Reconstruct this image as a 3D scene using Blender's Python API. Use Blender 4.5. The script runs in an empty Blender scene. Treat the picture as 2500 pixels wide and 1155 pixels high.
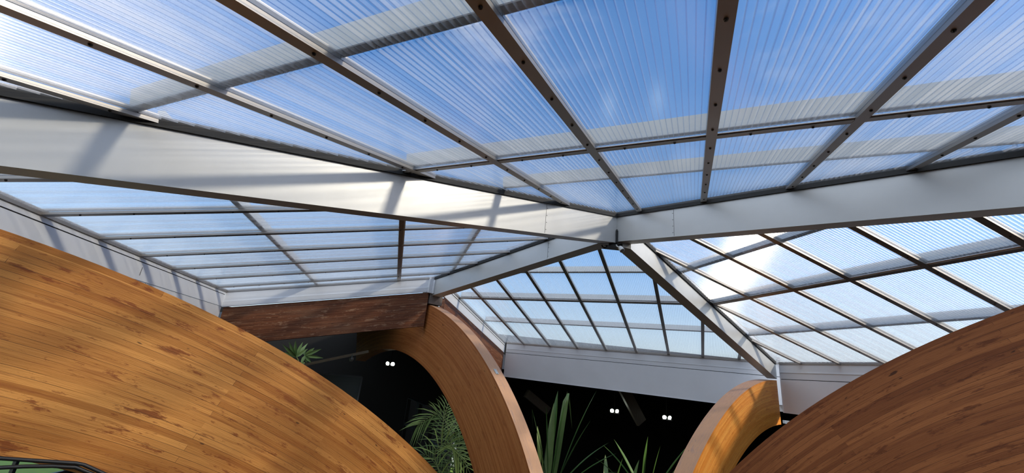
import bpy, math, random
from mathutils import Vector, Matrix
random.seed(7)
S = bpy.context.scene
COL = S.collection
R = math.radians

# ------------------------------------------------------------------ helpers
def ui(t): return Vector(t)

def wloc(o):
    v=Vector(o.location)
    while o.parent: o=o.parent; v=v+Vector(o.location)
    return v
class MB:
    """collects polygons for ONE mesh object"""
    def __init__(s): s.v=[]; s.f=[]; s.m=[]; s.uv=[]
    def face(s, pts, mi=0, uv=None):
        i=len(s.v); s.v += [tuple(p) for p in pts]
        s.f.append(tuple(range(i,i+len(pts)))); s.m.append(mi); s.uv.append(uv)
    def hexa(s, p, mi=0):      # p: 8 pts, bottom 0-3 then top 4-7, same winding
        for q in ((0,3,2,1),(4,5,6,7),(0,1,5,4),(1,2,6,5),(2,3,7,6),(3,0,4,7)):
            s.face([p[i] for i in q], mi)
    def box(s, c, ux, uy, uz, mi=0):   # centre + half-extent vectors
        c=Vector(c); ux=Vector(ux); uy=Vector(uy); uz=Vector(uz)
        b=[c-ux-uy-uz,c+ux-uy-uz,c+ux+uy-uz,c-ux+uy-uz]
        s.hexa(b+[q+2*uz for q in b], mi)
    def prism(s, a, b, ux, uy, mi=0):   # bar from a to b, half extents ux, uy
        a=Vector(a); b=Vector(b); ux=Vector(ux); uy=Vector(uy)
        s.hexa([a-ux-uy,a+ux-uy,b+ux-uy,b-ux-uy,a-ux+uy,a+ux+uy,b+ux+uy,b-ux+uy], mi)
    def disc(s, c, n, r, h, seg=10, mi=0):
        c=Vector(c); n=Vector(n).normalized()
        u=n.orthogonal().normalized(); w=n.cross(u)
        lo=[c+(u*math.cos(t)+w*math.sin(t))*r for t in [2*math.pi*i/seg for i in range(seg)]]
        hi=[c+n*h+(q-c)*.8 for q in lo]
        s.face(hi,mi); s.face(lo[::-1],mi)
        for i in range(seg): s.face([lo[i],lo[(i+1)%seg],hi[(i+1)%seg],hi[i]],mi)
    def tube(s, pts, r, seg=8, mi=0):
        rings=[]; pts=[Vector(p) for p in pts]
        for i,p in enumerate(pts):
            d=(pts[min(i+1,len(pts)-1)]-pts[max(i-1,0)]).normalized()
            u=d.cross(Vector((0,0,1)))
            if u.length<1e-3: u=Vector((1,0,0))
            u.normalize(); w=d.cross(u); rr=r[i] if isinstance(r,(list,tuple)) else r
            rings.append([p+(u*math.cos(t)+w*math.sin(t))*rr for t in [2*math.pi*k/seg for k in range(seg)]])
        for i in range(len(rings)-1):
            for k in range(seg):
                s.face([rings[i][k],rings[i][(k+1)%seg],rings[i+1][(k+1)%seg],rings[i+1][k]],mi)
        s.face(rings[0][::-1],mi); s.face(rings[-1],mi)
    def build(s, name, mats, parent=None, origin=(0,0,0), smooth=False):
        me=bpy.data.meshes.new(name)
        o0=Vector(origin)
        me.from_pydata([tuple(Vector(p)-o0) for p in s.v],[],s.f)
        for m in (mats if isinstance(mats,(list,tuple)) else [mats]): me.materials.append(m)
        me.polygons.foreach_set('material_index', s.m)
        if any(u is not None for u in s.uv):
            lay=me.uv_layers.new(name='UVMap'); k=0
            for u,f in zip(s.uv,s.f):
                for j in range(len(f)):
                    lay.data[k].uv = u[j] if u else (0,0); k+=1
        if smooth: me.polygons.foreach_set('use_smooth',[True]*len(s.f))
        import bmesh
        bm=bmesh.new(); bm.from_mesh(me); bmesh.ops.remove_doubles(bm,verts=bm.verts,dist=1e-5)
        if not any(u is not None for u in s.uv) : bmesh.ops.recalc_face_normals(bm,faces=bm.faces)
        bm.to_mesh(me); bm.free()
        o=bpy.data.objects.new(name,me); COL.objects.link(o); o.location=o0
        if parent:
            o.parent=parent; o.location=o0-wloc(parent)
        return o

def tag(o,label=None,cat=None,group=None,kind=None):
    if label: o['label']=label
    if cat: o['category']=cat
    if group: o['group']=group
    if kind: o['kind']=kind
    return o
def thing(name,label,cat,loc,group=None):
    o=bpy.data.objects.new(name,None); COL.objects.link(o); o.location=loc; o.empty_display_size=.1
    return tag(o,label,cat,group)
def child_mesh(src,parent,loc,rot=None,name=None):
    c=src.copy(); COL.objects.link(c); c.parent=parent; c.location=loc
    if rot is not None: c.rotation_euler=rot
    return c

# ------------------------------------------------------------------ materials
def nm(name):
    m=bpy.data.materials.new(name); m.use_nodes=True
    nt=m.node_tree; nt.nodes.clear()
    return m,nt,nt.nodes,nt.links
def out(nt,sock):
    o=nt.nodes.new('ShaderNodeOutputMaterial'); nt.links.new(sock,o.inputs[0])
def principled(name,col,rough=.5,metal=0,noise=0,scale=8,stretch=(1,1,1),spec=.5,bump=0):
    m,nt,N,L=nm(name)
    b=N.new('ShaderNodeBsdfPrincipled'); b.inputs['Roughness'].default_value=rough
    b.inputs['Metallic'].default_value=metal; b.inputs['Specular IOR Level'].default_value=spec
    if noise:
        tc=N.new('ShaderNodeTexCoord'); mp=N.new('ShaderNodeMapping'); mp.inputs['Scale'].default_value=stretch
        n=N.new('ShaderNodeTexNoise'); n.inputs['Scale'].default_value=scale; n.inputs['Detail'].default_value=5
        L.new(tc.outputs['Object'],mp.inputs[0]); L.new(mp.outputs[0],n.inputs['Vector'])
        mx=N.new('ShaderNodeMix'); mx.data_type='RGBA'
        mx.inputs[6].default_value=(*[c*(1-noise) for c in col],1); mx.inputs[7].default_value=(*[min(1,c*(1+noise)) for c in col],1)
        L.new(n.outputs[0],mx.inputs[0]); L.new(mx.outputs[2],b.inputs['Base Color'])
        r=N.new('ShaderNodeMapRange'); r.inputs[3].default_value=rough*.8; r.inputs[4].default_value=min(1,rough*1.2)
        L.new(n.outputs[0],r.inputs[0]); L.new(r.outputs[0],b.inputs['Roughness'])
        if bump:
            bp=N.new('ShaderNodeBump'); bp.inputs['Strength'].default_value=bump; bp.inputs['Distance'].default_value=.01
            L.new(n.outputs[0],bp.inputs['Height']); L.new(bp.outputs[0],b.inputs['Normal'])
    else: b.inputs['Base Color'].default_value=(*col,1)
    out(nt,b.outputs[0]); return m
def emit(name,col,st):
    m,nt,N,L=nm(name); e=N.new('ShaderNodeEmission'); e.inputs[0].default_value=(*col,1); e.inputs[1].default_value=st
    out(nt,e.outputs[0]); return m

def poly_mat(name,clear,white,rough,fres,tint=(.97,.985,1),base=.04,vary=0,tangent=None):
    """see-through plastic: clear share, milky share (scatters light), gloss"""
    m,nt,N,L=nm(name)
    tr=N.new('ShaderNodeBsdfTransparent'); tr.inputs[0].default_value=(*tint,1)
    tl=N.new('ShaderNodeBsdfTranslucent'); tl.inputs[0].default_value=(.93,.95,.97,1)
    df=N.new('ShaderNodeBsdfDiffuse'); df.inputs[0].default_value=(.9,.92,.94,1)
    mw=N.new('ShaderNodeMixShader'); mw.inputs[0].default_value=.35
    L.new(tl.outputs[0],mw.inputs[1]); L.new(df.outputs[0],mw.inputs[2])
    m1=N.new('ShaderNodeMixShader'); m1.inputs[0].default_value=white
    if vary:
        g=N.new('ShaderNodeNewGeometry'); mr=N.new('ShaderNodeMapRange'); mr.inputs[3].default_value=white*(1-vary); mr.inputs[4].default_value=min(1,white*(1+vary))
        L.new(g.outputs['Random Per Island'],mr.inputs[0]); L.new(mr.outputs[0],m1.inputs[0])
    L.new(tr.outputs[0],m1.inputs[1]); L.new(mw.outputs[0],m1.inputs[2])
    gl=N.new('ShaderNodeBsdfGlossy'); gl.inputs['Roughness'].default_value=rough; gl.inputs[0].default_value=(1,1,1,1)
    if tangent is not None:
        cx=N.new('ShaderNodeCombineXYZ')
        for i_ in range(3): cx.inputs[i_].default_value=tangent[i_]
        L.new(cx.outputs[0],gl.inputs['Tangent']); gl.inputs['Anisotropy'].default_value=.75
    lw=N.new('ShaderNodeLayerWeight'); lw.inputs[0].default_value=.5
    pw=N.new('ShaderNodeMath'); pw.operation='POWER'; pw.inputs[1].default_value=4.5; L.new(lw.outputs['Facing'],pw.inputs[0])
    mu=N.new('ShaderNodeMath'); mu.operation='MULTIPLY_ADD'; mu.inputs[1].default_value=fres; mu.inputs[2].default_value=base*fres
    L.new(pw.outputs[0],mu.inputs[0])
    m2=N.new('ShaderNodeMixShader'); L.new(mu.outputs[0],m2.inputs[0])
    L.new(m1.outputs[0],m2.inputs[1]); L.new(gl.outputs[0],m2.inputs[2])
    out(nt,m2.outputs[0]); return m

def wood_mat(name,lamw,boardlen,c1,c2,line,stain,stain_amt=.5,rough=.45,coat=0,grainscale=1):
    """laminated timber; UV in metres: u along the boards, v across them"""
    m,nt,N,L=nm(name)
    uv=N.new('ShaderNodeUVMap'); uv.uv_map='UVMap'
    br=N.new('ShaderNodeTexBrick'); br.offset=.37; br.offset_frequency=2; br.squash=1
    br.inputs['Color1'].default_value=(0,0,0,1); br.inputs['Color2'].default_value=(1,1,1,1); br.inputs['Mortar'].default_value=(.5,.5,.5,1)
    br.inputs['Scale'].default_value=1; br.inputs['Mortar Size'].default_value=.0010; br.inputs['Mortar Smooth'].default_value=.4
    br.inputs['Brick Width'].default_value=boardlen; br.inputs['Row Height'].default_value=lamw
    L.new(uv.outputs[0],br.inputs['Vector'])
    def noise(sx,sy,det=4,rg=.55):
        mp=N.new('ShaderNodeMapping'); mp.inputs['Scale'].default_value=(sx,sy,1)
        L.new(uv.outputs[0],mp.inputs[0])
        n=N.new('ShaderNodeTexNoise'); n.inputs['Scale'].default_value=1; n.inputs['Detail'].default_value=det; n.inputs['Roughness'].default_value=rg
        L.new(mp.outputs[0],n.inputs['Vector']); return n.outputs[0]
    def mixc(f,a,b,mode='MIX'):
        x=N.new('ShaderNodeMix'); x.data_type='RGBA'; x.blend_type=mode
        for s,i in ((f,0),(a,6),(b,7)):
            if isinstance(s,bpy.types.NodeSocket): L.new(s,x.inputs[i])
            else: x.inputs[i].default_value = s if i==0 else (*s,1)
        return x.outputs[2]
    def ramp(s,a,b):
        r=N.new('ShaderNodeMapRange'); r.inputs[1].default_value=a; r.inputs[2].default_value=b; r.interpolation_type='SMOOTHSTEP'
        L.new(s,r.inputs[0]); return r.outputs[0]
    def mul(a,k):
        x=N.new('ShaderNodeMath'); x.operation='MULTIPLY'
        L.new(a,x.inputs[0])
        if isinstance(k,bpy.types.NodeSocket): L.new(k,x.inputs[1])
        else: x.inputs[1].default_value=k
        return x.outputs[0]
    base=mixc(br.outputs['Color'],c1,c2)
    grain=ramp(noise(7*grainscale,210*grainscale,4,.6),.3,.7)
    base=mixc(mul(grain,.22),base,tuple(c*.62 for c in c1))
    patch=ramp(noise(3.4,15,6,.7),.56,.63)
    base=mixc(mul(patch,stain_amt),base,stain)
    patch2=ramp(noise(1.7,40,5,.6),.52,.64)
    base=mixc(mul(patch2,stain_amt*.75),base,tuple(.45*a+.55*b for a,b in zip(c1,stain)))
    fine=ramp(noise(11,42,5,.7),.60,.66)
    base=mixc(mul(fine,stain_amt*.7),base,stain)
    big=ramp(noise(.8,1.6,3,.5),.45,.7)
    base=mixc(mul(big,stain_amt*.6),base,tuple(.55*a+.45*b for a,b in zip(c1,stain)))
    crack=ramp(noise(1.6,22,3,.6),.40,.56)
    base=mixc(mul(br.outputs['Fac'],mul(crack,.9)),base,line)
    knots=ramp(noise(9,30,2,.4),.73,.78)
    base=mixc(mul(knots,.8),base,line)
    b=N.new('ShaderNodeBsdfPrincipled'); L.new(base,b.inputs['Base Color']); b.inputs['Specular IOR Level'].default_value=.28
    rr=N.new('ShaderNodeMapRange'); rr.inputs[3].default_value=rough*.75; rr.inputs[4].default_value=min(1,rough*1.3)
    L.new(grain,rr.inputs[0]); L.new(rr.outputs[0],b.inputs['Roughness'])
    b.inputs['Coat Weight'].default_value=coat; b.inputs['Coat Roughness'].default_value=.25
    bp=N.new('ShaderNodeBump'); bp.inputs['Strength'].default_value=.25; bp.inputs['Distance'].default_value=.004
    L.new(grain,bp.inputs['Height']); L.new(bp.outputs[0],b.inputs['Normal'])
    out(nt,b.outputs[0]); return m

def metal_mat(name,col,rough,metal,stretch=(1,1,1),smudge=.12):
    m,nt,N,L=nm(name)
    tc=N.new('ShaderNodeTexCoord'); mp=N.new('ShaderNodeMapping'); mp.inputs['Scale'].default_value=stretch
    L.new(tc.outputs['Object'],mp.inputs[0])
    n=N.new('ShaderNodeTexNoise'); n.inputs['Scale'].default_value=2.2; n.inputs['Detail'].default_value=6; n.inputs['Roughness'].default_value=.6
    L.new(mp.outputs[0],n.inputs['Vector'])
    b=N.new('ShaderNodeBsdfPrincipled'); b.inputs['Metallic'].default_value=metal
    mx=N.new('ShaderNodeMix'); mx.data_type='RGBA'
    mx.inputs[6].default_value=(*[c*(1-smudge) for c in col],1); mx.inputs[7].default_value=(*[min(1,c*(1+smudge)) for c in col],1)
    L.new(n.outputs[0],mx.inputs[0]); L.new(mx.outputs[2],b.inputs['Base Color'])
    r=N.new('ShaderNodeMapRange'); r.inputs[3].default_value=rough*.8; r.inputs[4].default_value=rough*1.25
    L.new(n.outputs[0],r.inputs[0]); L.new(r.outputs[0],b.inputs['Roughness'])
    out(nt,b.outputs[0]); return m

M={}
M['beam']=metal_mat('satin_aluminium_sheet',(.61,.61,.60),.44,.40,(1,1,1),.10)
M['curb']=metal_mat('painted_aluminium_curb',(.86,.88,.91),.38,.12,(1,1,1),.06)
M['bar']=metal_mat('mill_aluminium_bar',(.40,.38,.36),.42,.85)
M['trim']=principled('black_rubber_seal',(.018,.017,.016),.7)
M['steel']=principled('dark_steel',(.03,.03,.03),.45,.6)
M['screw']=principled('screw_steel',(.05,.045,.04),.35,.9)
M['skin']=poly_mat('polycarbonate_skin',.9,.06,.16,.8)
for k_,t_ in (('N',(-.40219,-.88713,-.22635)),('F',(.39988,.88204,-.24919)),('L',(-.95054,-.22483,-.21429)),('R',(.93544,.22126,-.27566))):
    M['web'+k_]=poly_mat('polycarbonate_web',.6,.20,.17,1.0,(.97,.985,1),.15,.9,t_)
M['rib']=poly_mat('polycarbonate_rib',.6,.10,.2,.6,(.60,.71,.86))
M['purlin']=principled('grey_purlin_paint',(.50,.52,.52),.55,.1)
M['under_shade']=principled('painted_underside_shade',(.055,.05,.055),.6)  # near-black colour standing in for shade under the purlins
M['glu_l']=wood_mat('glulam_honey',.0315,1.8,(.44,.155,.026),(.80,.355,.085),(.04,.014,.005),(.22,.048,.008),.85,.5)
M['glu_d']=wood_mat('glulam_shaded',.0315,3.1,(.26,.078,.023),(.51,.178,.054),(.03,.010,.005),(.13,.031,.009),.75,.5)  # same arch timber, with the shade of its unlit face put into the colour
M['glu_m']=wood_mat('glulam_shaded_red',.024,2.6,(.42,.128,.034),(.60,.225,.068),(.05,.018,.008),(.24,.058,.016),.4,.42)  # same timber toned darker and redder for an arch out of the sun
M['glu_o']=wood_mat('glulam_sunlit',.028,2.6,(.72,.245,.033),(.88,.385,.075),(.09,.03,.01),(.40,.10,.015),.45,.45)  # same timber, sunlight put into a brighter base colour
M['ext']=wood_mat('weathered_lamination_face',.5,2.6,(.60,.33,.18),(.70,.41,.24),(.16,.09,.06),(.36,.24,.19),.6,.55)
M['ext_grey']=principled('weathered_grey_wood',(.20,.17,.15),.7,0,.35,9,(1,1,6))
M['rake']=wood_mat('dark_stained_timber',.02,.55,(.13,.040,.015),(.25,.085,.032),(.02,.008,.005),(.48,.28,.16),.6,.45)
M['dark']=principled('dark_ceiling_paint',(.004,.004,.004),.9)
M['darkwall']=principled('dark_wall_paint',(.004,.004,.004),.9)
M['dimframe']=principled('dull_grey_frame',(.09,.10,.10),.6)
M['palewall']=principled('warm_grey_wall',(.30,.27,.235),.8)
M['floor']=principled('brown_floor',(.045,.032,.022),.9,0,.3,3)
M['lamp']=emit('lit_lamp_lens',(.93,1,.86),22)
M['white']=principled('white_plastic',(.75,.75,.73),.4)
M['grey']=principled('grey_metal',(.30,.31,.31),.4,.6)
M['tag']=principled('aluminium_tag',(.62,.60,.52),.4,.5)
M['leaf']=principled('palm_leaf',(.17,.27,.085),.45,0,.35,5)
M['leaf2']=principled('strap_leaf',(.07,.16,.035),.4,0,.4,4)
M['leaf3']=principled('bright_leaf',(.36,.48,.12),.4,0,.3,4)
M['stem']=principled('palm_stem',(.16,.20,.06),.5)
M['batten']=principled('pale_timber',(.62,.55,.40),.6,0,.25,6,(1,1,8))
M['brace']=principled('dark_brace_timber',(.16,.14,.11),.5,0,.3,9,(8,1,1))
M['board']=principled('dark_green_board',(.05,.065,.055),.5)
M['frame']=principled('dark_window_frame',(.02,.022,.022),.5)
M['lawn']=principled('sunlit_lawn',(.16,.26,.035),.9,0,.3,4)
M['ext_wall']=principled('pale_blue_outside_wall',(.55,.62,.68),.8)
M['cable']=principled('black_cable',(.012,.012,.012),.5)
M['fbox']=principled('green_mesh_wall',(.05,.09,.055),.8,0,.4,6)
m,nt,N,L=nm('window_glass')
tr=N.new('ShaderNodeBsdfTransparent'); gl=N.new('ShaderNodeBsdfGlossy'); gl.inputs['Roughness'].default_value=.02
fr=N.new('ShaderNodeFresnel'); mx=N.new('ShaderNodeMixShader'); L.new(fr.outputs[0],mx.inputs[0]); L.new(tr.outputs[0],mx.inputs[1]); L.new(gl.outputs[0],mx.inputs[2]); out(nt,mx.outputs[0])
M['glass']=m

# ------------------------------------------------------------------ camera (stands at the origin, up on the gallery)
F_PX=1028.342
RT=Vector((0.9948765,-0.0311964,0.0961639)); UP=Vector((-0.1010975,-0.3069963,0.9463258)); FW=Vector((0,0.9511993,0.3085773))
cam=bpy.data.cameras.new('camera'); co=bpy.data.objects.new('camera',cam); COL.objects.link(co)
cam.sensor_fit='HORIZONTAL'; cam.sensor_width=36; cam.lens=F_PX*36/2500; cam.clip_start=.02; cam.clip_end=500
co.matrix_world=Matrix(((RT.x,UP.x,-FW.x,0),(RT.y,UP.y,-FW.y,0),(RT.z,UP.z,-FW.z,0),(0,0,0,1)))
S.camera=co
def ray(u,v):
    return (RT*(u-1250)+UP*(577.5-v)+FW*F_PX).normalized()
def proj(X):
    X=Vector(X); z=X.dot(FW)
    if z<=.05: return None
    return 1250+F_PX*X.dot(RT)/z, 577.5-F_PX*X.dot(UP)/z
def in_frame(pts,mx=350,my=150):
    for q in pts:
        p=proj(q)
        if p and -mx<p[0]<2500+mx and -my<p[1]<1155+my: return True
    return False

# ------------------------------------------------------------------ roof geometry
P0=Vector((1.26564,5.43099,0))
PL={ # origin, along-eave, down-slope
 'N':(Vector((1.2656,5.431,2.2)),   Vector((.91077,-.41291,0)), Vector((-.40219,-.88713,-.22635))),
 'F':(Vector((1.2656,5.431,2.2763)),Vector((.91077,-.41291,0)), Vector((.39988,.88204,-.24919))),
 'L':(Vector((1.2656,5.431,2.1048)),Vector((.23018,-.97315,0)), Vector((-.95054,-.22483,-.21429))),
 'R':(Vector((1.2656,5.431,2.128)), Vector((.23018,-.97315,0)), Vector((.93544,.22126,-.27566)))}
NRM={}
for k,(Q,a,r) in PL.items():
    n=a.cross(r).normalized(); NRM[k]=n if n.z>0 else -n
def pt(k,a,b,h=0): Q,al,rd=PL[k]; return Q+al*a+rd*b+NRM[k]*h
def plane_z(k,x,y):
    Q=PL[k][0]; n=NRM[k]; return Q.z-(n.x*(x-Q.x)+n.y*(y-Q.y))/n.z
BEAM={ # azimuth, offset of seen face, offset of hidden face, bottom z = b0 + b1 t, panels (seen, hidden), length
 'H1':(-131.81,-.117,.036,1.797,-.2101,'N','L',7.0),
 'H2':(144.63,-.113,-.278,1.846,-.1201,'N','R',6.2),
 'H3':(-40.82,-.115,.085,1.775,-.1103,'L','F',4.05),
 'H4':(49.99,.236,.056,1.817,-.2594,'R','F',5.42)}
def bdir(b):
    a=R(BEAM[b][0]); h=Vector((math.sin(a),math.cos(a),0)); return h,Vector((h.y,-h.x,0))
W_=.75439; O_={'N':-1.79341,'F':-3.30177,'L':1.45621,'R':-1.69738}
SG={'N':1,'F':1,'L':-1,'R':1}
PE={'N':5.95,'F':5.949,'L':5.695,'R':5.197}
PP={'N':(1.93,2.95,4.555),'F':(1.867,3.02,4.43),'L':(1.714,2.731,4.221),'R':(1.597,2.593,3.905)}
AMIN={'N':-9,'F':-3.88,'L':-3.545,'R':-9}; AMAX={'N':9,'F':9,'L':3.6,'R':6.0}
def clip(poly,c0,ca,cb):     # keep c0+ca*a+cb*b >= 0
    o=[]
    for i in range(len(poly)):
        p,q=poly[i],poly[(i+1)%len(poly)]
        dp=c0+ca*p[0]+cb*p[1]; dq=c0+ca*q[0]+cb*q[1]
        if dp>=0: o.append(p)
        if dp*dq<0:
            t=dp/(dp-dq); o.append((p[0]+(q[0]-p[0])*t,p[1]+(q[1]-p[1])*t))
    return o
HALF={}
for k in 'NFLR':
    Q,al,rd=PL[k]; hs=[]
    for b,(az,ov,oh,b0,b1,kv,kh,ln) in BEAM.items():
        if k not in (kv,kh): continue
        off=ov if k==kv else oh; hd,nf=bdir(b)
        c0=(Q-P0).dot(nf)-off; ca=al.dot(nf); cb=rd.dot(nf)
        # which side: the side away from the other face
        sgn = 1 if (off>(oh if k==kv else ov)) else -1
        hs.append((c0*sgn,ca*sgn,cb*sgn))
    HALF[k]=hs
def region(k,a0,a1,b0,b1):
    p=[(max(a0,AMIN[k]),b0),(min(a1,AMAX[k]),b0),(min(a1,AMAX[k]),b1),(max(a0,AMIN[k]),b1)]
    if p[0][0]>=p[1][0]: return []
    for h in HALF[k]:
        p=clip(p,*h)
        if len(p)<3: return []
    return p
def area(p): return abs(sum(p[i][0]*p[(i+1)%len(p)][1]-p[(i+1)%len(p)][0]*p[i][1] for i in range(len(p))))/2
def span_b(poly,a):
    ys=[]
    for i in range(len(poly)):
        p,q=poly[i],poly[(i+1)%len(poly)]
        if (p[0]-a)*(q[0]-a)<=0 and abs(p[0]-q[0])>1e-9:
            t=(a-p[0])/(q[0]-p[0]); ys.append(p[1]+(q[1]-p[1])*t)
    return (min(ys),max(ys)) if len(ys)>=2 and max(ys)-min(ys)>1e-3 else None

# ------------------------------------------------------------------ hip beams
def line2(o1,d1,o2,d2):
    den=d1.x*d2.y-d1.y*d2.x; w=o2-o1
    t=(w.x*d2.y-w.y*d2.x)/den; return o1+d1*t
def fl(b,which):
    hd,nf=bdir(b); return P0+nf*BEAM[b][1+which],hd
cor={'N':line2(*fl('H1',0),*fl('H2',0)),'L':line2(*fl('H1',1),*fl('H3',0)),
     'F':line2(*fl('H3',1),*fl('H4',1)),'R':line2(*fl('H4',0),*fl('H2',1))}
BL={'H1':('broad satin aluminium hip beam crossing the upper left, warm light on its face','left hip beam'),
    'H2':('satin aluminium hip beam running from the roof peak to the upper right','right hip beam'),
    'H3':('grey aluminium hip beam landing on the chestnut arch behind the dark timber','far left hip beam'),
    'H4':('aluminium hip beam with cast shadows, sloping down to the amber arch','far right hip beam')}
for b,(az,ov,oh,b0,b1,kv,kh,ln) in BEAM.items():
    hd,nf=bdir(b)
    root=thing('hip_rafter',BL[b][0],'roof beam',P0+hd*ln*.5+Vector((0,0,b0+b1*ln*.5)),'hip beams of the skylight')
    ends=[]
    for off,k in ((ov,kv),(oh,kh)):
        c=cor[k]; t0=(c-P0).dot(hd)
        e=[]
        for t in (t0,ln):
            q=P0+nf*off+hd*t
            e.append((Vector((q.x,q.y,b0+b1*t)),Vector((q.x,q.y,plane_z(k,q.x,q.y)+.03))))
        ends.append(e)
    (v0,v1),(h0,h1)=ends
    body=MB()
    body.face([v0[0],v1[0],v1[1],v0[1]]); body.face([h0[0],h0[1],h1[1],h1[0]])
    body.face([v0[0],h0[0],h1[0],v1[0]]); body.face([v0[1],v1[1],h1[1],h0[1]])
    body.face([v0[0],v0[1],h0[1],h0[0]]); body.face([v1[0],h1[0],h1[1],v1[1]])
    body.build('casing',M['beam'],root,root.location)
    # black seal strips where the glazing meets the casing
    for off,k,s in ((ov,kv,1 if ov>oh else -1),(oh,kh,1 if oh>ov else -1)):
        tb=MB(); c=cor[k]; t0=(c-P0).dot(hd)+.02
        A=P0+nf*(off+s*.009)+hd*t0; B=P0+nf*(off+s*.009)+hd*(ln-.02)
        A.z=plane_z(k,A.x,A.y)+.012; B.z=plane_z(k,B.x,B.y)+.012
        tb.prism(A,B,nf*.010,Vector((0,0,.034)))
        tb.build('edge_seal',M['trim'],root,root.location)
    # riveted joint in the casing face
    s=1 if ov>oh else -1
    for tj in {'H1':(1.32,),'H2':(.97,),'H3':(.95,),'H4':()}[b]:
        q=P0+nf*(ov+s*.0008)+hd*tj; zb=b0+b1*tj; zt=plane_z(kv,q.x,q.y)-.02
        j=MB(); j.box((q.x,q.y,(zb+zt)/2),hd*.0012,nf*.0012,(0,0,(zt-zb)/2-.01)); j.build('casing_joint',M['steel'],root,root.location)
        for i in range(4):
            rv=MB(); z=zb+(zt-zb)*(.15+.23*i); rv.disc(q+Vector((0,0,z))-hd*.014,nf*s,.0045,.003,8); rv.build('rivet',M['screw'],root,root.location)

# peak: hub block, black bolt bracket, small white spotlight
hubt=thing('peak_bracket','black steel bracket joining the four hip beams at the roof peak','bracket',P0+Vector((0,0,1.83)))
hb=MB(); hz0,hz1=1.83,2.19
q=[cor[c] for c in ('N','L','F','R')]
hb.hexa([Vector((p.x,p.y,hz0)) for p in q]+[Vector((p.x,p.y,hz1)) for p in q]); hb.build('hub_block',M['steel'],hubt,hubt.location)
nfa=(bdir('H1')[1]*-1+bdir('H2')[1]).normalized()
c=cor['N']+nfa*.012
hb=MB(); hb.box((c.x,c.y,1.90),(.014,.003,0),(0,.014,0),(0,0,.085)); hb.disc((c.x,c.y,1.985),(0,0,1),.009,.02); hb.build('bolt_strap',M['steel'],hubt,hubt.location)
hb=MB(); hb.box((c.x-.02,c.y+.12,1.795),(.13,0,0),(0,.09,0),(0,0,.022)); hb.build('base_plate',M['steel'],hubt,hubt.location)
hb=MB(); hk=[Vector((c.x-.16+.035*math.cos(t),c.y+.02,1.765+.03*math.sin(t))) for t in [math.pi+ i*math.pi/8 for i in range(9)]]
hb.tube(hk,.009); hb.build('hook',M['steel'],hubt,hubt.location)
sp=thing('spotlight','small white spotlight clipped under the roof peak','lamp',Vector((c.x+.075,c.y+.03,1.76)))
d=ray(1516,607)*5.62
sp.location=d
hb=MB(); ax=Vector((.35,-.5,-.8)).normalized(); hb.tube([d-ax*.035,d-ax*.02,d+ax*.03,d+ax*.04],[.016,.027,.033,.036],12); hb.build('lamp_head',M['white'],sp,d)
hb=MB(); hb.disc(d+ax*.041,ax,.028,.004,12); hb.build('lamp_lens',M['grey'],sp,d)
hb=MB(); hb.tube([d,d+Vector((-.05,.01,.03)),d+Vector((-.06,.01,.05))],.008); hb.build('swivel_arm',M['white'],sp,d)

# ------------------------------------------------------------------ glazing bars, cross bars and polycarbonate sheets
ORD=['first','second','third','fourth','fifth','sixth','seventh','eighth','ninth','tenth','eleventh','twelfth','thirteenth']
PAN={'N':('overhead roof slope','the left hip beam'),'F':('far roof slope','its left curb'),
     'L':('left roof slope','the dark timber'),'R':('sun-glared right slope','the amber arch corner')}
GRP={'N':'overhead slope','F':'far slope','L':'left slope','R':'right slope'}
COURSE=['ridge','second','third','eave']
BAR_W=.031; BAR_H=.022; SH0,SH1=.023,.045
screw_proto=None
def screw_mesh():
    b=MB(); b.disc((0,0,0),(0,0,-1),.0085,.006,10); b.disc((0,0,-.006),(0,0,-1),.004,.002,6)
    o=b.build('screw',M['screw']); me=o.data; bpy.data.objects.remove(o); return me
SCREW=screw_mesh()
def put_screw(parent,k,a,b):
    o=bpy.data.objects.new('screw',SCREW); COL.objects.link(o); o.parent=parent
    o.location=pt(k,a,b,-.0005)-parent.location
    o.rotation_euler=NRM[k].to_track_quat('Z','Y').to_euler()

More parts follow.
